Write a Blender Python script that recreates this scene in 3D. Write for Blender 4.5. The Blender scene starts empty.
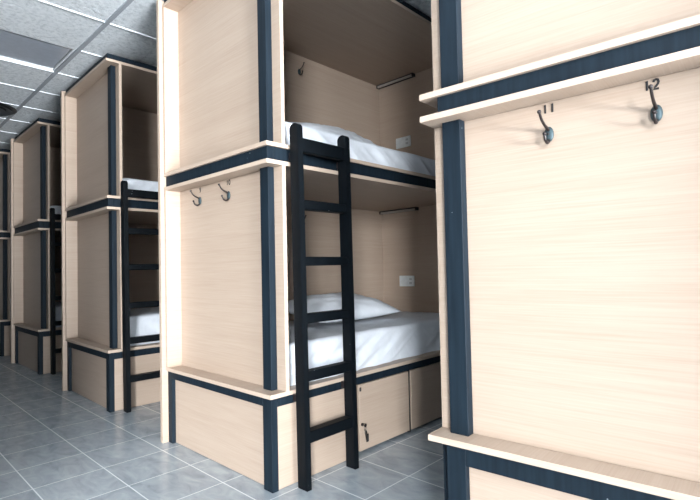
import bpy, bmesh, math, random
from mathutils import Vector, Matrix, noise
random.seed(4)
scene = bpy.context.scene
COL = scene.collection

# ------------------------------------------------------------------ helpers
def link(name, bm, mat, parent=None, smooth=False):
    me = bpy.data.meshes.new(name)
    bmesh.ops.recalc_face_normals(bm, faces=bm.faces)
    bm.to_mesh(me); bm.free()
    if smooth:
        for p in me.polygons: p.use_smooth = True
    me.materials.append(mat)
    o = bpy.data.objects.new(name, me)
    COL.objects.link(o)
    if parent: o.parent = parent
    return o

def tag(o, label=None, cat=None, group=None, kind=None):
    if label: o['label'] = label
    if cat: o['category'] = cat
    if group: o['group'] = group
    if kind: o['kind'] = kind
    return o

def empty(name, loc=(0, 0, 0), rz=0.0):
    o = bpy.data.objects.new(name, None)
    o.empty_display_size = .1
    COL.objects.link(o)
    o.location = loc; o.rotation_euler = (0, 0, rz)
    return o

def box(bm, x0, x1, y0, y1, z0, z1, bev=.0015):
    if x1 < x0: x0, x1 = x1, x0
    r = bmesh.ops.create_cube(bm, size=1.0)
    vs = r['verts']
    for v in vs:
        v.co = Vector(((x0 + x1) / 2 + v.co.x * (x1 - x0), (y0 + y1) / 2 + v.co.y * (y1 - y0), (z0 + z1) / 2 + v.co.z * (z1 - z0)))
    if bev:
        es = list({e for v in vs for e in v.link_edges})
        bmesh.ops.bevel(bm, geom=es, offset=bev, segments=1, affect='EDGES')
    return bm

def boxes(*bs, bev=.0015):
    bm = bmesh.new()
    for b in bs: box(bm, *b, bev=bev)
    return bm

def tube(bm, pts, rad, n=8, caps=True):
    """a round bar through pts; rad is a number or one per point"""
    pts = [Vector(p) for p in pts]
    if not isinstance(rad, (list, tuple)): rad = [rad] * len(pts)
    rings = []
    ref = None
    for i, p in enumerate(pts):
        d = (pts[min(i + 1, len(pts) - 1)] - pts[max(i - 1, 0)]).normalized()
        if ref is None:
            ref = d.orthogonal().normalized()
        ref = (ref - d * ref.dot(d)).normalized()
        b = d.cross(ref)
        rings.append([bm.verts.new(p + (ref * math.cos(a) + b * math.sin(a)) * rad[i]) for a in [2 * math.pi * k / n for k in range(n)]])
    for r0, r1 in zip(rings, rings[1:]):
        for k in range(n):
            bm.faces.new((r0[k], r0[(k + 1) % n], r1[(k + 1) % n], r1[k]))
    if caps:
        bm.faces.new(rings[0][::-1]); bm.faces.new(rings[-1])
    return bm

def ball(bm, c, r, seg=10, sc=(1, 1, 1)):
    m = Matrix.Translation(c) @ Matrix.Diagonal((*sc, 1))
    bmesh.ops.create_uvsphere(bm, u_segments=seg, v_segments=max(6, seg // 2 + 2), radius=r, matrix=m)
    return bm

def curve_pts(ctrl, n=6):
    """Catmull-Rom through the control points"""
    P = [Vector(c) for c in ctrl]
    P = [P[0] * 2 - P[1]] + P + [P[-1] * 2 - P[-2]]
    out = []
    for i in range(1, len(P) - 2):
        for k in range(n):
            t = k / n
            a, b, c, d = P[i - 1], P[i], P[i + 1], P[i + 2]
            out.append(.5 * ((2 * b) + (c - a) * t + (2 * a - 5 * b + 4 * c - d) * t * t + (3 * b - a - 3 * c + d) * t ** 3))
    out.append(P[-2])
    return out

# ------------------------------------------------------------------ materials
def new_mat(name):
    m = bpy.data.materials.new(name); m.use_nodes = True
    nt = m.node_tree
    b = nt.nodes['Principled BSDF']
    return m, nt, b

def nd(nt, t, **kw):
    n = nt.nodes.new(t)
    for k, v in kw.items():
        if k.startswith('i_'): n.inputs[k[2:]].default_value = v
        else: setattr(n, k, v)
    return n

def coords(nt, scale=(1, 1, 1), loc=(0, 0, 0)):
    tc = nd(nt, 'ShaderNodeTexCoord'); mp = nd(nt, 'ShaderNodeMapping')
    mp.inputs['Scale'].default_value = scale; mp.inputs['Location'].default_value = loc
    nt.links.new(tc.outputs['Object'], mp.inputs['Vector'])
    return mp.outputs['Vector']

def ramp(nt, fac, stops):
    r = nd(nt, 'ShaderNodeValToRGB')
    while len(r.color_ramp.elements) < len(stops): r.color_ramp.elements.new(.5)
    for e, (p, c) in zip(r.color_ramp.elements, stops):
        e.position = p; e.color = (*c, 1)
    nt.links.new(fac, r.inputs['Fac'])
    return r.outputs['Color']

def wood(name, scale_fine, scale_big, tint=(1, 1, 1), rough=.42):
    m, nt, b = new_mat(name)
    v1 = coords(nt, scale_fine); v2 = coords(nt, scale_big)
    n1 = nd(nt, 'ShaderNodeTexNoise', i_Scale=1.0, i_Detail=5.0, i_Roughness=.62)
    n2 = nd(nt, 'ShaderNodeTexNoise', i_Scale=1.0, i_Detail=3.0, i_Distortion=.6)
    nt.links.new(v1, n1.inputs['Vector']); nt.links.new(v2, n2.inputs['Vector'])
    mx = nd(nt, 'ShaderNodeMix', data_type='FLOAT'); mx.inputs[0].default_value = .32
    nt.links.new(n1.outputs['Fac'], mx.inputs[2]); nt.links.new(n2.outputs['Fac'], mx.inputs[3])
    def c(r, g, bb): return (.72 * r * tint[0], .71 * g * tint[1], .71 * bb * tint[2])
    col = ramp(nt, mx.outputs[0], [(.24, c(.505, .383, .294)), (.44, c(.565, .442, .347)), (.58, c(.60, .477, .380)), (.78, c(.632, .51, .413))])
    nt.links.new(col, b.inputs['Base Color'])
    b.inputs['Roughness'].default_value = rough
    b.inputs['Specular IOR Level'].default_value = .35
    bp = nd(nt, 'ShaderNodeBump', i_Strength=.06, i_Distance=.002)
    nt.links.new(n1.outputs['Fac'], bp.inputs['Height']); nt.links.new(bp.outputs['Normal'], b.inputs['Normal'])
    return m

M = {}
M['wood'] = wood('oak_laminate_horizontal_grain', (3.5, 3.5, 210), (.9, .9, 17))
M['wood_board'] = wood('oak_laminate_board_grain', (170, 3, 60), (13, .9, 3))
M['wood_edge'] = wood('oak_edge_banding', (3, 3, 200), (1.2, 1.2, 20), tint=(1.16, 1.17, 1.18))

def black_paint(name, f):
    m, nt, b = new_mat(name)
    v = coords(nt, (60, 60, 4)); n = nd(nt, 'ShaderNodeTexNoise', i_Scale=1.0, i_Detail=4.0)
    nt.links.new(v, n.inputs['Vector'])
    col = ramp(nt, n.outputs['Fac'], [(.3, (.008 * f, .016 * f, .026 * f)), (.7, (.015 * f, .029 * f, .044 * f))])
    v2 = coords(nt, (1, 1, 1)); w = nd(nt, 'ShaderNodeTexVoronoi', i_Scale=26.0)
    nt.links.new(v2, w.inputs['Vector'])
    sp = ramp(nt, w.outputs['Distance'], [(.0, (1, 1, 1)), (.055, (1, 1, 1)), (.07, (0, 0, 0)), (1, (0, 0, 0))])
    n3 = nd(nt, 'ShaderNodeTexNoise', i_Scale=7.0); nt.links.new(v2, n3.inputs['Vector'])
    sp2 = ramp(nt, n3.outputs['Fac'], [(.56, (0, 0, 0)), (.62, (1, 1, 1))])
    mu = nd(nt, 'ShaderNodeMath', operation='MULTIPLY')
    nt.links.new(sp, mu.inputs[0]); nt.links.new(sp2, mu.inputs[1])
    mx = nd(nt, 'ShaderNodeMix', data_type='RGBA'); mx.inputs[7].default_value = (.30, .34, .36, 1)
    nt.links.new(mu.outputs[0], mx.inputs[0]); nt.links.new(col, mx.inputs[6])
    nt.links.new(mx.outputs[2], b.inputs['Base Color'])
    b.inputs['Roughness'].default_value = .58
    b.inputs['Specular IOR Level'].default_value = .16
    return m
M['black'] = black_paint('black_stained_timber', .62)
M['lacquer'] = black_paint('black_lacquer', .14)

def plain(name, col, rough=.5, metal=0.0, spec=.5):
    m, nt, b = new_mat(name)
    v = coords(nt, (1, 1, 1)); n = nd(nt, 'ShaderNodeTexNoise', i_Scale=35.0, i_Detail=2.0)
    nt.links.new(v, n.inputs['Vector'])
    c = ramp(nt, n.outputs['Fac'], [(.3, tuple(x * .93 for x in col)), (.7, tuple(min(1, x * 1.05) for x in col))])
    nt.links.new(c, b.inputs['Base Color'])
    b.inputs['Roughness'].default_value = rough; b.inputs['Metallic'].default_value = metal
    b.inputs['Specular IOR Level'].default_value = spec
    return m
M['iron'] = plain('dark_bronze_iron', (.022, .016, .016), .35, .3)
M['iron_plate'] = plain('blued_iron_plate', (.045, .07, .08), .5, .5)
M['dark'] = plain('dark_gap', (.012, .012, .013), .7)
M['ink'] = plain('black_ink', (.012, .012, .014), .6)
M['plastic'] = plain('white_plastic', (.74, .78, .79), .3)
M['plastic_grey'] = plain('grey_plastic', (.48, .51, .52), .4)
M['led'] = plain('frosted_diffuser', (.42, .38, .35), .35)
M['brass'] = plain('worn_steel', (.32, .29, .25), .3, .9)
M['grille'] = plain('dark_grey_grille', (.035, .04, .045), .5)
M['grid_white'] = plain('white_ceiling_bar', (.80, .84, .88), .35)
M['grid_shaded'] = plain('shaded_ceiling_runner', (.34, .37, .41), .5)  # runner is a bar like the others; its shade is put into the grey
M['panel'] = plain('unlit_light_diffuser', (.33, .37, .43), .30)
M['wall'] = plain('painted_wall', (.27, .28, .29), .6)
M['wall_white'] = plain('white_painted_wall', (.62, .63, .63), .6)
M['frame'] = plain('white_window_frame', (.75, .75, .75), .4)

def linen():
    m, nt, b = new_mat('white_linen')
    v = coords(nt, (1, 1, 1))
    n = nd(nt, 'ShaderNodeTexNoise', i_Scale=9.0, i_Detail=4.0, i_Distortion=1.2)
    nt.links.new(v, n.inputs['Vector'])
    c = ramp(nt, n.outputs['Fac'], [(.3, (.68, .715, .77)), (.7, (.75, .785, .84))])
    nt.links.new(c, b.inputs['Base Color'])
    b.inputs['Roughness'].default_value = .85; b.inputs['Specular IOR Level'].default_value = .15
    bp = nd(nt, 'ShaderNodeBump', i_Strength=.35, i_Distance=.012)
    nt.links.new(n.outputs['Fac'], bp.inputs['Height']); nt.links.new(bp.outputs['Normal'], b.inputs['Normal'])
    return m
M['linen'] = linen()

def ceil_mat():
    m, nt, b = new_mat('mineral_fibre_ceiling_tile')
    v = coords(nt, (1, 1, 1))
    n = nd(nt, 'ShaderNodeTexNoise', i_Scale=34.0, i_Detail=5.0, i_Roughness=.7)
    nt.links.new(v, n.inputs['Vector'])
    c = ramp(nt, n.outputs['Fac'], [(.30, (.50, .54, .57)), (.50, (.74, .78, .81)), (.7, (.84, .87, .90))])
    nt.links.new(c, b.inputs['Base Color'])
    b.inputs['Roughness'].default_value = .85
    bp = nd(nt, 'ShaderNodeBump', i_Strength=.9, i_Distance=.012)
    nt.links.new(n.outputs['Fac'], bp.inputs['Height']); nt.links.new(bp.outputs['Normal'], b.inputs['Normal'])
    return m
M['ceil'] = ceil_mat()

FU0, FW, FV0, FH = -1.29, .333, -.41, .322
def floor_mat():
    m, nt, b = new_mat('grey_slate_floor_tiles')
    tc = nd(nt, 'ShaderNodeTexCoord'); sep = nd(nt, 'ShaderNodeSeparateXYZ')
    nt.links.new(tc.outputs['Object'], sep.inputs[0])
    def math_(op, a, bb=None, c=None):
        n = nd(nt, 'ShaderNodeMath', operation=op)
        for i, x in enumerate((a, bb, c)):
            if x is None: continue
            if isinstance(x, (int, float)): n.inputs[i].default_value = x
            else: nt.links.new(x, n.inputs[i])
        return n.outputs[0]
    tu = math_('DIVIDE', math_('SUBTRACT', sep.outputs['X'], FU0), FW)
    tv = math_('DIVIDE', math_('SUBTRACT', sep.outputs['Y'], FV0), FH)
    def line(t, w):
        f = math_('FRACT', math_('ADD', t, 100.5))
        d = math_('ABSOLUTE', math_('SUBTRACT', f, .5))
        return math_('LESS_THAN', d, w)
    grout = math_('MAXIMUM', line(tu, .0075), line(tv, .0085))
    # one shade per tile and a cloudy mottle
    cell = nd(nt, 'ShaderNodeCombineXYZ')
    nt.links.new(math_('FLOOR', tu), cell.inputs[0]); nt.links.new(math_('FLOOR', tv), cell.inputs[1])
    wn = nd(nt, 'ShaderNodeTexWhiteNoise', noise_dimensions='3D'); nt.links.new(cell.outputs[0], wn.inputs['Vector'])
    ad = nd(nt, 'ShaderNodeVectorMath', operation='MULTIPLY_ADD')
    nt.links.new(wn.outputs['Color'], ad.inputs[0]); ad.inputs[1].default_value = (9, 9, 9); nt.links.new(tc.outputs['Object'], ad.inputs[2])
    mp = nd(nt, 'ShaderNodeMapping'); mp.inputs['Scale'].default_value = (1, 2.0, 1); nt.links.new(ad.outputs[0], mp.inputs['Vector'])
    n = nd(nt, 'ShaderNodeTexNoise', i_Scale=6.5, i_Detail=6.0, i_Roughness=.6, i_Distortion=.8)
    nt.links.new(mp.outputs['Vector'], n.inputs['Vector'])
    base = ramp(nt, n.outputs['Fac'], [(.28, (.255, .292, .325)), (.5, (.34, .383, .42)), (.72, (.42, .468, .50))])
    mx = nd(nt, 'ShaderNodeMix', data_type='RGBA'); mx.inputs[7].default_value = (.74, .78, .81, 1)
    nt.links.new(grout, mx.inputs[0]); nt.links.new(base, mx.inputs[6])
    nt.links.new(mx.outputs[2], b.inputs['Base Color'])
    b.inputs['Roughness'].default_value = .24; b.inputs['Specular IOR Level'].default_value = .5
    inv = math_('SUBTRACT', 1.0, grout)
    h = math_('ADD', math_('MULTIPLY', inv, .6), math_('MULTIPLY', n.outputs['Fac'], .25))
    bp = nd(nt, 'ShaderNodeBump', i_Strength=.25, i_Distance=.004)
    nt.links.new(h, bp.inputs['Height']); nt.links.new(bp.outputs['Normal'], b.inputs['Normal'])
    return m
M['floor'] = floor_mat()

# ------------------------------------------------------------------ the room
CEIL = 2.80
U0, U1, V0, V1 = -7.6, 7.0, -5.2, 2.06
def struct(name, bm, mat, parent=None):
    o = link(name, bm, mat, parent)
    if parent is None: tag(o, kind='structure')
    return o
struct('floor', boxes((U0, U1, V0, V1, -.1, 0), bev=0), M['floor'])
GU, GV = -1.66, -.135           # where the ceiling grid lies
LU0, LU1, LV0, LV1 = GU - 1.2 + .007, GU - .6 - .007, GV - 1.2 + .014, GV - .014   # recess of the ceiling light
struct('ceiling', boxes((U0, LU0, V0, V1, CEIL, CEIL + .1), (LU1, U1, V0, V1, CEIL, CEIL + .1), (LU0, LU1, V0, LV0, CEIL, CEIL + .1),
                        (LU0, LU1, LV1, V1, CEIL, CEIL + .1), (LU0, LU1, LV0, LV1, CEIL + .06, CEIL + .1), bev=0), M['ceil'])
struct('wall_back', boxes((U0, U1, V1, V1 + .1, -.1, CEIL + .1), bev=0), M['wall_white'])
struct('wall_left', boxes((U0 - .1, U0, V0 - .1, V1 + .1, -.1, CEIL + .1), bev=0), M['wall'])
# wall behind the camera and the end wall, each with one tall window opening
WA = (1.0, 6.8, .10, 2.78)      # window_1 in wall_front: u range, z range
WB = (-3.1, -.1, .03, 2.78)     # window_2 in wall_right: v range, z range
struct('wall_front', boxes((U0, WA[0], V0 - .1, V0, -.1, CEIL + .1), (WA[1], U1, V0 - .1, V0, -.1, CEIL + .1),
                           (WA[0], WA[1], V0 - .1, V0, -.1, WA[2]), (WA[0], WA[1], V0 - .1, V0, WA[3], CEIL + .1), bev=0), M['wall'])
struct('wall_right', boxes((U1, U1 + .1, V0 - .1, WB[0], -.1, CEIL + .1), (U1, U1 + .1, WB[1], V1 + .1, -.1, CEIL + .1),
                           (U1, U1 + .1, WB[0], WB[1], -.1, WB[2]), (U1, U1 + .1, WB[0], WB[1], WB[3], CEIL + .1), bev=0), M['wall'])
w = .05
um = (WA[0] + WA[1]) / 2
struct('window_1', boxes((WA[0], WA[0] + w, V0 - .08, V0 - .02, WA[2], WA[3]), (WA[1] - w, WA[1], V0 - .08, V0 - .02, WA[2], WA[3]),
                         (um - w / 2, um + w / 2, V0 - .08, V0 - .02, WA[2], WA[3]), (WA[0], WA[1], V0 - .08, V0 - .02, WA[2], WA[2] + w),
                         (WA[0], WA[1], V0 - .08, V0 - .02, WA[3] - w, WA[3]), bev=0), M['frame'])
vm = (WB[0] + WB[1]) / 2
struct('window_2', boxes((U1 + .02, U1 + .08, WB[0], WB[0] + w, WB[2], WB[3]), (U1 + .02, U1 + .08, WB[1] - w, WB[1], WB[2], WB[3]),
                         (U1 + .02, U1 + .08, vm - w / 2, vm + w / 2, WB[2], WB[3]), (U1 + .02, U1 + .08, WB[0], WB[1], WB[2], WB[2] + w),
                         (U1 + .02, U1 + .08, WB[0], WB[1], WB[3] - w, WB[3]), bev=0), M['frame'])
# unseen wall added to keep window light off the farther pods
struct('shade_wall', boxes((U0, .62, -2.05, -1.95, -.1, CEIL + .1), (.52, .62, V0, -2.05, -.1, CEIL + .1), bev=0), M['wall'])
# suspended ceiling bars: the long runner and the cross bars every 0.6 m
bm = bmesh.new()
u = GU - .6 * 9
while u < U1 - .1:
    if abs(u - (GU - .6)) < .01:      # the light's own edge replaces the bar here
        box(bm, u - .0065, u + .0065, V0, LV0, CEIL - .007, CEIL + .002, bev=0); box(bm, u - .0065, u + .0065, LV1, V1, CEIL - .007, CEIL + .002, bev=0)
    else: box(bm, u - .0065, u + .0065, V0, V1, CEIL - .007, CEIL + .002, bev=0)
    u += .6
struct('trim_1', bm, M['grid_white'])
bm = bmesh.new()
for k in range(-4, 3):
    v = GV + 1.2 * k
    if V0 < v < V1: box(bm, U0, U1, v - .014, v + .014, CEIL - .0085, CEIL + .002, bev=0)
struct('trim_2', bm, M['grid_shaded'])

# ceiling light panel (switched off) and round air diffuser
t = empty('ceiling_light', ((LU0 + LU1) / 2, (LV0 + LV1) / 2, CEIL))
tag(t, 'flat grey ceiling light panel, switched off, among the textured ceiling tiles', 'ceiling light')
a, b = (LU1 - LU0) / 2 - .001, (LV1 - LV0) / 2 - .001
link('diffuser', boxes((-a + .02, a - .02, -b + .02, b - .02, .012, .018)), M['panel'], t)
link('frame', boxes((-a, -a + .012, -b, b, .001, .05), (a - .012, a, -b, b, .001, .05), (-a + .012, a - .012, -b, -b + .012, .001, .05), (-a + .012, a - .012, b - .012, b, .001, .05),
                    (-a + .012, -a + .03, -b + .012, b - .012, .006, .012), (a - .03, a - .012, -b + .012, b - .012, .006, .012), bev=.001), M['grid_white'], t)
t = empty('ceiling_vent', (GU - .6 * 4.4, GV - .27, CEIL))
tag(t, 'round dark air vent in the ceiling at the far left', 'vent')
def disc_ring(bm, r0, r1, z0, z1, n=36):
    A = []
    for r, z in ((r0, z0), (r1, z1), (r1, z1 - .004), (r0, z0 - .004)):
        A.append([bm.verts.new((r * math.cos(2 * math.pi * k / n), r * math.sin(2 * math.pi * k / n), z)) for k in range(n)])
    for i in range(4):
        a, b = A[i], A[(i + 1) % 4]
        for k in range(n): bm.faces.new((a[k], a[(k + 1) % n], b[(k + 1) % n], b[k]))
for i, r in enumerate((.06, .12, .18, .24)):
    bm = bmesh.new(); disc_ring(bm, r - .05, r, -.012, -.032); link('vane', bm, M['grille'], t, smooth=False)
bm = bmesh.new(); disc_ring(bm, .235, .28, -.004, -.010); link('rim', bm, M['grille'], t)
bm = bmesh.new(); bmesh.ops.create_cone(bm, cap_ends=True, segments=36, radius1=.24, radius2=.24, depth=.004, matrix=Matrix.Translation((0, 0, -.004))); link('backing', bm, M['dark'], t)

# ------------------------------------------------------------------ bunk pods
DIGITS = {'0': [[(.5 + .5 * math.cos(a), .5 + .5 * math.sin(a)) for a in [k * math.pi / 8 for k in range(17)]]],
          '1': [[(.35, .86), (.5, 1), (.5, 0)]],
          '2': [[(.05, .75), (.2, .96), (.5, 1), (.8, .93), (.92, .72), (.8, .5), (.4, .25), (.05, 0), (.95, 0)]],
          '9': [[(.9, .72), (.75, .93), (.5, 1), (.2, .92), (.1, .7), (.25, .5), (.5, .45), (.78, .53), (.9, .72), (.88, .4), (.75, .12), (.45, 0), (.15, .05)]]}
def number_mesh(text, u0, z0, v, h=.026, pitch=.022, wd=.014):
    bm = bmesh.new()
    for i, ch in enumerate(text):
        for st in DIGITS[ch]:
            pts = [(u0 + i * pitch + (x - .5) * wd, v, z0 + y * h) for x, y in st]
            tube(bm, pts, .0033, n=6)
    for vt in bm.verts: vt.co.y = v - .0006 + (vt.co.y - v) * .3
    return bm

GROUP = 'bunk pods along the aisle'
def pod(u, v, rz, hd, hm, hl, ht, label, mirror=False, W=1.07, numbers=(), lockers=True):
    """local axes: x along the aisle (the open side is at x = 0), y into the row, z up"""
    s = -1 if mirror else 1
    root = empty('bunk_pod', (u, v, 0), rz)
    tag(root, label, 'bunk bed', GROUP)
    T, D = .02, 2.0
    def part(name, mat, *bs, bev=.0015, parent=None):
        return link(name, boxes(*[(s * b[0], s * b[1], *b[2:]) for b in bs], bev=bev), M[mat], parent or root)
    e = .012
    # --- base: black frame, wooden infill
    rb = .395
    bx = -.05 if mirror else 0.0
    part('base_post', 'black', (bx - .07, bx, 0, .036, 0, hd - T))
    if mirror: part('base_post', 'black', (-.05, -.013, .038, .08, 0, hd - T))
    part('base_post', 'black', (-W, -W + .05, 0, .036, 0, hd - T))
    part('base_post', 'black', (-.04, 0, D - .06, D, 0, hd - T))
    part('base_rail', 'black', (-W + .05, bx - .07, 0, .036, rb, hd - T))
    part('base_rail', 'black', (-.036 + (bx and -.015), 0 + (bx and -.013), .081 if mirror else .037, D - .06, rb, hd - T))
    part('base_panel', 'wood', (-W + .05, bx - .07, .022, .036, 0.002, rb))
    part('side_panel', 'wood', (-.036, -.004, .037 if not mirror else .081, .585, 0.002, rb))
    # --- boards that stick out round the frame
    def board(name, z1):
        b = part(name, 'wood_board', (-W, e, -e, D, z1 - T, z1))
        part('edge_band', 'wood_edge', (-W, e + .0012, -e - .0012, -e, z1 - T, z1), (e, e + .0012, -e, D, z1 - T, z1), bev=0, parent=b)
        return b
    board('deck_board', hd); board('shelf_board', hl); board('shelf_board', hm); board('roof_board', ht)
    # --- black rails between the two bunks and on the roof
    for nm, z0, z1 in (('middle_rail', hl, hm - T), ('roof_rail', ht, min(ht + .045, CEIL - .012))):
        part(nm, 'black', (-W, bx, 0, .036, z0, z1))
        part(nm, 'black', (-.036 + bx, bx, .037, D, z0, z1))
    # --- two wooden boxes
    for z0, z1 in ((hd, hl - T), (hm, ht - T)):
        fp = part('front_panel', 'wood', (-W + T, e - .0015, .08, .1, z0, z1))
        part('edge_band', 'wood_edge', (e - .0015, e, .0805, .0995, z0, z1), bev=0, parent=fp)
        if z0 == hd:
            for txt, nu, nz in numbers:
                n = link('number', number_mesh(txt, nu, nz, .0795), M['ink'], fp)
                n['label'] = 'small black number ' + txt + ' above a coat hook'
        part('return_board', 'wood', (-W, -W + T, -.012, .1, z0, z1))
        part('back_panel', 'wood', (-1.02, -1.0, .1, D, z0, z1))
        part('end_panel', 'wood', (-1.0, e - .002, 1.98, D, z0, z1))
        part('corner_post', 'black', (-.125 + (.014 if mirror else 0), -.055 + (.014 if mirror else 0), .043, .0795, z0, z1), bev=.002)
    # --- tall plank closing the back of the pod
    part('side_plank', 'wood', (-W - .034, -W - .003, -.035, D, 0.0, ht + .03))
    # --- lockers under the bed
    if lockers:
        for d0, d1 in ((.6, 1.052), (1.076, 1.53), (1.552, 1.935)):
            d = part('locker_door', 'wood', (-.030, -.004, d0, d1, .018, rb - .006))
            part('door_gap_shade', 'dark', (-.036, -.012, d1 + .001, d1 + .021 if d1 < 1.9 else d1 + .004, .004, rb), bev=0)  # dark strip filling the slit beside each door, in place of its shade
            if d0 > .7: continue
            for hz in (.352,):
                link('hinge', boxes((s * -.006, s * .001, d0 + .004, d0 + .016, hz, hz + .022)), M['iron'], d)
            bm = bmesh.new(); tube(bm, [(s * -.006, d0 + .018, .165), (s * .003, d0 + .018, .165)], .009, n=14)
            k = link('lock', bm, M['iron'], d); k['label'] = 'small dark round lock'
        part('door_shade_sheet', 'dark', (-.06, -.045, .59, D - .06, .012, rb), bev=0)  # dark sheet added close behind the doors so the gaps look shaded
    return root

POD = {
    1: dict(u=.9287, v=-.0009, rz=.0623, hd=.4762, hm=1.6473, hl=1.5699, ht=2.735),
    2: dict(u=0, v=0, rz=0, hd=.4606, hm=1.6666, hl=1.5806, ht=2.742),
    3: dict(u=-2.0444, v=-.0012, rz=-.0132, hd=.4676, hm=1.6476, hl=1.561, ht=2.7064),
    4: dict(u=-4.1351, v=.0361, rz=-.0006, hd=.4733, hm=1.6443, hl=1.5503, ht=2.6866),
    5: dict(u=-5.93, v=.03, rz=0, hd=.4733, hm=1.6443, hl=1.555, ht=2.6866)}
pod(**POD[1], label='pale oak bunk pod nearest the camera at right, with hooks numbered 11 and 12', mirror=True,
    numbers=(('11', .388, 1.516), ('12', .666, 1.518)), lockers=False)
pod(**POD[2], label='oak bunk pod in the centre with lockers, hooks numbered 9 and 10 on its end',
    numbers=(('9', -.790, 1.526), ('10', -.487, 1.529)))
pod(**POD[3], label='oak bunk pod left of the centre pod, no hooks, black roof rail in full view', W=1.066)
pod(**POD[4], label='shaded oak bunk pod fourth from the right, second from the left edge', W=1.066)
pod(**POD[5], label='dark bunk pod at the far left edge, farthest along the aisle', W=1.066)

def place(k, x, y, z=0.0):
    """pod-local point -> world"""
    P = POD[k]; c, s_ = math.cos(P['rz']), math.sin(P['rz'])
    return Vector((P['u'] + c * x - s_ * y, P['v'] + s_ * x + c * y, z))

# ------------------------------------------------------------------ ladders
def ladder(k, label, rungs, v0=.113, lean=-.018, top=1.765):
    t = empty('ladder', place(k, 0, 0, 0), POD[k]['rz'])
    tag(t, label, 'ladder', 'black bunk ladders')
    def shear(bm):
        for vt in bm.verts: vt.co.x += lean * vt.co.z / top
        return bm
    x0, x1, w, L = .045, .112, .033, .358
    for y in (v0, v0 + L - w):
        bm = bmesh.new()
        prof = [(x0, 0), (x1, 0)]
        n = 10; r = (x1 - x0) / 2
        prof += [(x0 + r + r * math.cos(a), top - r * .8 + r * .8 * math.sin(a)) for a in [math.pi * i / n for i in range(n + 1)]]
        f = [bm.verts.new((px, y, pz)) for px, pz in prof]; g = [bm.verts.new((px, y + w, pz)) for px, pz in prof]
        bm.faces.new(f); bm.faces.new(g[::-1])
        for i in range(len(prof)): bm.faces.new((f[i], f[(i + 1) % len(prof)], g[(i + 1) % len(prof)], g[i]))
        bmesh.ops.bevel(bm, geom=[e for e in bm.edges if abs(e.verts[0].co.y - e.verts[1].co.y) < 1e-6], offset=.003, segments=2, affect='EDGES')
        link('stile', shear(bm), M['lacquer'], t)
    for i, (z0, z1) in enumerate(rungs):
        xa, xb = (.068, .104) if i == 0 else (.052, .106)
        link('rung', shear(boxes((xa, xb, v0 + w - .001, v0 + L - w + .001, z0, z1), bev=.004)), M['lacquer'], t)
    for z in (POD[k]['hd'] - .035, POD[k]['hm'] - .06):
        for y in (v0 + w / 2, v0 + L - w / 2):
            link('bracket', shear(boxes((.0145 - lean * z / top, x0 + .002, y - .012, y + .012, z - .018, z + .018))), M['iron'], t)
    return t
R2 = [(1.624, 1.694), (1.342, 1.388), (1.066, 1.110), (.786, .832), (.508, .556), (.214, .270)]
ladder(2, 'black wooden ladder in front of the centre pod, nearest and largest', R2)
R3 = [(1.640, 1.70), (1.353, 1.397), (1.073, 1.117), (.779, .823), (.508, .555), (.218, .264)]
ladder(3, 'black wooden ladder against the pod left of the centre pod', R3, v0=.082, lean=-.03)
ladder(4, 'black ladder at the shaded fourth pod, only one side rail showing', R3, v0=.090, lean=-.01)
ladder(5, 'black ladder at the farthest pod, at the left edge of the photo', R3, v0=.100, lean=0)

# ------------------------------------------------------------------ beds
def fold(v, d, seed, k=2.0, f=9.0):
    s = v + k * d
    a = noise.noise(Vector((s * f, d * 2.0, seed)))
    b = noise.noise(Vector((s * f * 2.3 + 5, d * 3, seed + 3)))
    c_ = noise.noise(Vector((s * f * .9 + 11, d * 1.5, seed + 8)))
    return (1 - 3.2 * abs(a)) * .55 + b * .25 + max(0, .35 - 2.4 * abs(c_)) * 1.1

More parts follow.
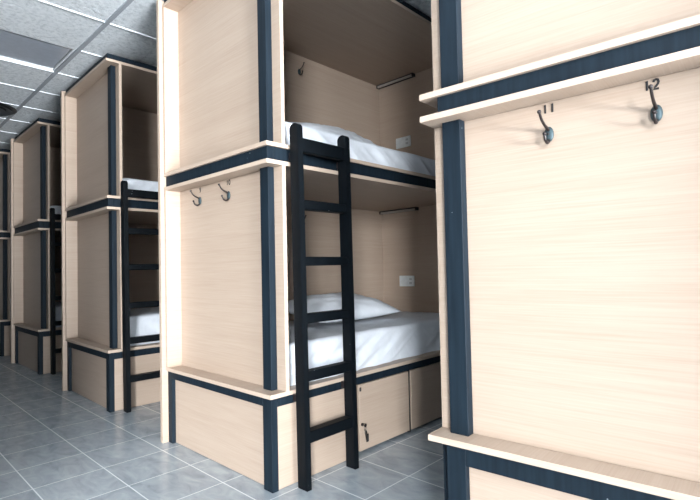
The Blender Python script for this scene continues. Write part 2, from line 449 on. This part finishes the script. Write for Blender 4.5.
def mattress(k, z0, height, label, seed, flare=.03, amp=.012, front=-.10, kk=2.0, f=9.0):
    y0, y1 = .115, 1.965
    c = place(k, 0, 0, z0)
    core = link('mattress', boxes((-.975, front - .02, y0 + .02, y1 - .02, .0015, height - .02), bev=.02), M['linen'], None, smooth=False)
    core.location = c; core.rotation_euler = (0, 0, POD[k]['rz'])
    tag(core, label, 'mattress', 'white bunk mattresses')
    # the sheet: one profile swept along the bed
    NV, NT, NF = 150, 26, 26
    bm = bmesh.new(); rows = []
    for i in range(NV + 1):
        t = i / NV; v = y0 + (y1 - y0) * t
        row = []
        # towards both ends the sheet rounds off
        endr = min(1.0, min(t, 1 - t) * 24); dz = -.018 * (1 - endr) ** 2
        for j in range(NT):
            q = j / NT; uu = -.985 + (front - .03 + .985) * q
            zz = height + .010 * noise.noise(Vector((uu * 3, v * 3, seed))) + .004 * noise.noise(Vector((uu * 14, v * 8, seed + 7))) + dz
            row.append((uu, v, zz))
        hh = height + .006 * noise.noise(Vector((v * 4, 0, seed)))
        for j in range(NF + 1):
            q = j / NF
            if q < .2:
                a = q / .2 * math.pi / 2
                uu = front - .03 + .03 * math.sin(a); zz = hh - .03 + .03 * math.cos(a) + dz
                d = 0
            else:
                d = (q - .2) / .8
                zz = (hh - .03) * (1 - d) + .002
                uu = front + flare * d ** 1.3
            w = min(1, q * 2.2) * (1 - .35 * q)
            uu += amp * w * fold(v, (1 - zz / height) * height, seed, kk, f) - amp * .3
            uu = min(uu, -.004)
            row.append((uu, v, max(zz, .002)))
        rows.append([bm.verts.new(p) for p in row])
    for a, b in zip(rows, rows[1:]):
        for j in range(len(a) - 1): bm.faces.new((a[j], a[j + 1], b[j + 1], b[j]))
    for r, sg in ((rows[0], -1), (rows[-1], 1)):       # hanging ends
        low = [bm.verts.new((v_.co.x, v_.co.y + sg * .006, max(.002, .02))) for v_ in r[:NT]]
        for j in range(NT - 1): bm.faces.new((r[j], r[j + 1], low[j + 1], low[j]))
    sh = link('sheet', bm, M['linen'], core, smooth=True)
    return core

mattress(2, POD[2]['hd'], .205, 'mattress with rumpled white sheet on the lower bunk of the centre pod', 3.1, flare=.050, amp=.034, front=-.095, f=5.0)
mattress(2, POD[2]['hm'], .165, 'white sheeted mattress on the upper bunk of the centre pod', 9.4, flare=.03, amp=.024, front=-.085, kk=-.9, f=5.5)
mattress(3, POD[3]['hd'], .235, 'white sheeted mattress on the lower bunk of the pod left of centre', 5.2, kk=-1.2, f=5)
mattress(3, POD[3]['hm'], .175, 'white sheeted mattress on the upper bunk of the pod left of centre', 6.3, kk=1.0)
mattress(4, POD[4]['hd'], .235, 'sliver of white mattress on the lower bunk of the shaded fourth pod', 7.2)
mattress(4, POD[4]['hm'], .175, 'sliver of white mattress on the upper bunk of the shaded fourth pod', 8.3)
mattress(5, POD[5]['hd'], .235, 'barely visible mattress in the lower bunk of the farthest pod', 1.2)
mattress(5, POD[5]['hm'], .175, 'barely visible mattress in the upper bunk of the farthest pod', 2.3)

def pillow(k, loc, rz, tilt, label, L=.72, Wd=.46, H=.085, roll=0.0, seed=1.0):
    N = 36
    bm = bmesh.new(); top = {}; bot = {}
    for i in range(N + 1):
        for j in range(N + 1):
            a, b = -1 + 2 * i / N, -1 + 2 * j / N
            # corners pull outwards, sides draw in
            x = a * L / 2 * (1 - .07 * (1 - b * b) * abs(a)) ; y = b * Wd / 2 * (1 - .09 * (1 - a * a) * abs(b))
            ed = max(0.0, (1 - abs(a) ** 2.3) * (1 - abs(b) ** 2.3))
            h = H * ed ** .55
            wr = .010 * noise.noise(Vector((a * 3.2, b * 3.2, seed))) + .005 * noise.noise(Vector((a * 8, b * 6, seed + 4)))
            wr *= min(1, ed * 3)
            top[i, j] = bm.verts.new((x, y, h + wr))
            if i in (0, N) or j in (0, N): bot[i, j] = top[i, j]
            else: bot[i, j] = bm.verts.new((x, y, -h * .62 + wr * .4))
    for i in range(N):
        for j in range(N):
            bm.faces.new((top[i, j], top[i + 1, j], top[i + 1, j + 1], top[i, j + 1]))
            q = (bot[i, j + 1], bot[i + 1, j + 1], bot[i + 1, j], bot[i, j])
            if len(set(q)) == 4:
                try: bm.faces.new(q)
                except ValueError: pass
    o = link('pillow', bm, M['linen'], None, smooth=True)
    o.location = place(k, *loc); o.rotation_euler = (tilt, roll, rz)
    tag(o, label, 'pillow', 'white pillows')
    return o
# long side along the bed
pillow(2, (-.62, 1.05, .758), math.radians(92), math.radians(10), 'plump white pillow on the lower bunk of the centre pod', L=.86, Wd=.50, H=.10)
pl = pillow(2, (-.585, 1.05, 2.005), 0, 0, 'white pillow on the upper bunk, only its tip showing above the mattress', L=.74, Wd=.40, H=.045, seed=6)
ta, ip = math.radians(29.5), math.radians(20)
pl.rotation_euler = (Matrix(((0, -math.cos(ta), math.sin(ta)), (1, 0, 0), (0, math.sin(ta), math.cos(ta)))) @ Matrix.Rotation(ip, 3, 'Z')).to_euler()

# ------------------------------------------------------------------ hooks, sockets, reading lights, keys
HG = 'black coat hooks'
def hook(k, plate, rz, label, out=.064, rise=.052):
    """local: the wall is the plane y = 0, the hook sticks out towards -y"""
    t = empty('coat_hook', place(k, *plate), POD[k]['rz'] + rz)
    tag(t, label, 'coat hook', HG)
    bm = bmesh.new(); ball(bm, (0, -.0072, 0), .016, 16, (.95, .42, 1.5))
    link('backplate', bm, M['iron_plate'], t, smooth=True)
    bm = bmesh.new(); ball(bm, (0, -.0135, .0), .0035, 8); link('screw', bm, M['iron'], t, smooth=True)
    bm = bmesh.new()
    c = curve_pts([(0, -.004, .010), (0, -out * .28, .010 + rise * .12), (0, -out * .57, .010 + rise * .25), (0, -out * .82, .006 + rise * .55), (0, -out, rise)], 5)
    tube(bm, c, [.0052 - .0014 * i / (len(c) - 1) for i in range(len(c))], 10); ball(bm, (0, -out - .001, rise + .001), .0062, 10)
    link('upper_prong', bm, M['iron'], t, smooth=True)
    bm = bmesh.new()
    c = curve_pts([(0, -.004, -.012), (0, -.014, -.025), (0, -.028, -.029), (0, -.041, -.022), (0, -.047, -.008)], 5)
    tube(bm, c, [.0052 - .0014 * i / (len(c) - 1) for i in range(len(c))], 10); ball(bm, (0, -.0475, -.006), .0058, 10)
    link('lower_prong', bm, M['iron'], t, smooth=True)
    return t
hook(1, (.399, .0795, 1.447), 0, 'dark iron coat hook under number 11, on the nearest pod', .086, .050)
hook(1, (.687, .0795, 1.449), 0, 'dark iron coat hook under number 12, rightmost of all', .085, .050)
hook(2, (-.783, .0795, 1.473), 0, 'black coat hook under number 9, leftmost of all, on the centre pod')
hook(2, (-.465, .0795, 1.468), 0, 'black coat hook under number 10, on the centre pod')
hook(2, (-.9995, 1.030, 2.590), math.radians(90), 'small black coat hook on the inner wall of the upper bunk')
hook(2, (-.9995, 1.020, 1.405), math.radians(90), 'small black coat hook in the lower bunk, half hidden by the ladder')

def socket(k, loc, label):
    t = empty('wall_socket', place(k, *loc), POD[k]['rz'])
    tag(t, label, 'wall socket', 'white double sockets in the bunks')
    link('faceplate', boxes((-.083, .083, -.010, -.0005, -.047, .047), bev=.004), M['plastic'], t)
    link('switch', boxes((-.068, .012, -.0125, -.009, -.033, .033), bev=.002), M['plastic'], t)
    for z in (.016, -.016):
        link('outlet', boxes((.030, .058, -.0112, -.009, z - .009, z + .009), bev=.002), M['plastic_grey'], t)
socket(2, (-.724, 1.98, 2.150), 'white double wall socket just above the mattress in the upper bunk')
socket(2, (-.722, 1.98, .925), 'white double wall socket on the end wall of the lower bunk')

def lamp(k, z, label):
    t = empty('reading_light', place(k, -.785, 1.96, z), POD[k]['rz'])
    tag(t, label, 'bunk light', 'slim bunk lights, switched off')
    link('housing', boxes((-.21, .21, -.019, .019, -.026, -.0005), bev=.002), M['dark'], t)
    link('diffuser', boxes((-.195, .195, -.0215, -.006, -.0275, -.011), bev=.001), M['led'], t)
    for x in (-.203, .203):
        link('end_cap', boxes((x - .006, x + .006, -.022, .0195, -.028, -.0004), bev=.001), M['iron'], t)
lamp(2, POD[2]['ht'] - .02, 'slim black light bar under the roof of the upper bunk')
lamp(2, POD[2]['hl'] - .02, 'slim black light bar under the ceiling of the lower bunk')

t = empty('key_bunch', place(2, .004, .618, .165))
tag(t, 'small bunch of dark keys hanging from the locker door beside the ladder', 'keys')
bm = bmesh.new(); tube(bm, [(0, 0, 0), (.018, 0, 0)], .0035, 8); ball(bm, (.02, 0, 0), .010, 12, (.35, 1, 1)); link('key', bm, M['iron'], t)
bm = bmesh.new(); tube(bm, [(.020, .011 * math.sin(a), -.018 + .012 * math.cos(a)) for a in [2 * math.pi * k / 16 for k in range(17)]], .0017, 6); link('ring', bm, M['brass'], t)
def hanging_key(y, ang, length, mat):
    bm = boxes((-.0014, .0014, -.004, .004, -length, -.012), (-.0014, .0014, .003, .010, -length, -length + .012), bev=.0004)
    ball(bm, (0, 0, -.006), .011, 12, (.22, 1, 1.1))
    for vt in bm.verts:
        y_, z_ = vt.co.y, vt.co.z
        vt.co = Vector((.019 + vt.co.x, y + y_ * math.cos(ang) - z_ * math.sin(ang), -.032 + y_ * math.sin(ang) + z_ * math.cos(ang)))
    link('key', bm, M[mat], t)
hanging_key(.002, .10, .050, 'iron'); hanging_key(.0, .3, .062, 'brass'); 
bm = boxes((.015, .022, .006, .026, -.095, -.050), bev=.003); f = link('fob', bm, M['dark'], t)

# ------------------------------------------------------------------ daylight through the windows, added ceiling fill, camera
def area_light(name, loc, rot, sx, sy, power, col):
    L = bpy.data.lights.new(name, 'AREA'); L.shape = 'RECTANGLE'; L.size = sx; L.size_y = sy; L.energy = power; L.color = col
    o = bpy.data.objects.new(name, L); COL.objects.link(o); o.location = loc; o.rotation_euler = rot
    return o
def aim(loc, to):
    d = (Vector(to) - Vector(loc)).normalized()
    return d.to_track_quat('-Z', 'Y').to_euler()
loc = (13.4, -10.6, 3.6)      # the bright open sky outside the glazed corner
area_light('daylight', loc, aim(loc, (0, 0, 1.3)), 6.0, 6.0, 11500, (.93, .97, 1.0))
loc = (9.6, -1.5, -.6)      # unseen lamp added low outside the end window to brighten the ceiling
area_light('ceiling_fill', loc, aim(loc, (2.0, -1.2, 2.8)), 3.2, 2.0, 5200, (.93, .97, 1.0))
wd = bpy.data.worlds.new('daylight'); scene.world = wd; wd.use_nodes = True
wd.node_tree.nodes['Background'].inputs['Color'].default_value = (.75, .86, 1, 1)
wd.node_tree.nodes['Background'].inputs['Strength'].default_value = .4

F, YAW, PITCH, ROLL, CU, CV, CX, CY = 483.427, .74192, .02872, -.02276, 1.90735, -1.37136, 369.485, 253.701
fw = Vector((-math.sin(YAW) * math.cos(PITCH), math.cos(YAW) * math.cos(PITCH), math.sin(PITCH)))
rt = Vector((math.cos(YAW), math.sin(YAW), 0)); up = rt.cross(fw)
c, s = math.cos(ROLL), math.sin(ROLL)
r2 = rt * c + up * s; u2 = up * c - rt * s
cam = bpy.data.cameras.new('camera'); co = bpy.data.objects.new('camera', cam); COL.objects.link(co)
m = Matrix((r2, u2, -fw)).transposed().to_4x4(); m.translation = (CU, CV, 1.05)
co.matrix_world = m
cam.sensor_width = 36; cam.lens = F / 700 * 36
cam.shift_x = (350 - CX) / 700; cam.shift_y = (CY - 250) / 700
cam.clip_start = .02
scene.camera = co

vs = scene.view_settings
vs.view_transform = 'Standard'; vs.look = 'None'; vs.gamma = 1; vs.use_curve_mapping = False
vs.exposure = 0.43
scene.cycles.max_bounces = 8
scene.cycles.diffuse_bounces = 2
scene.cycles.use_denoising = True
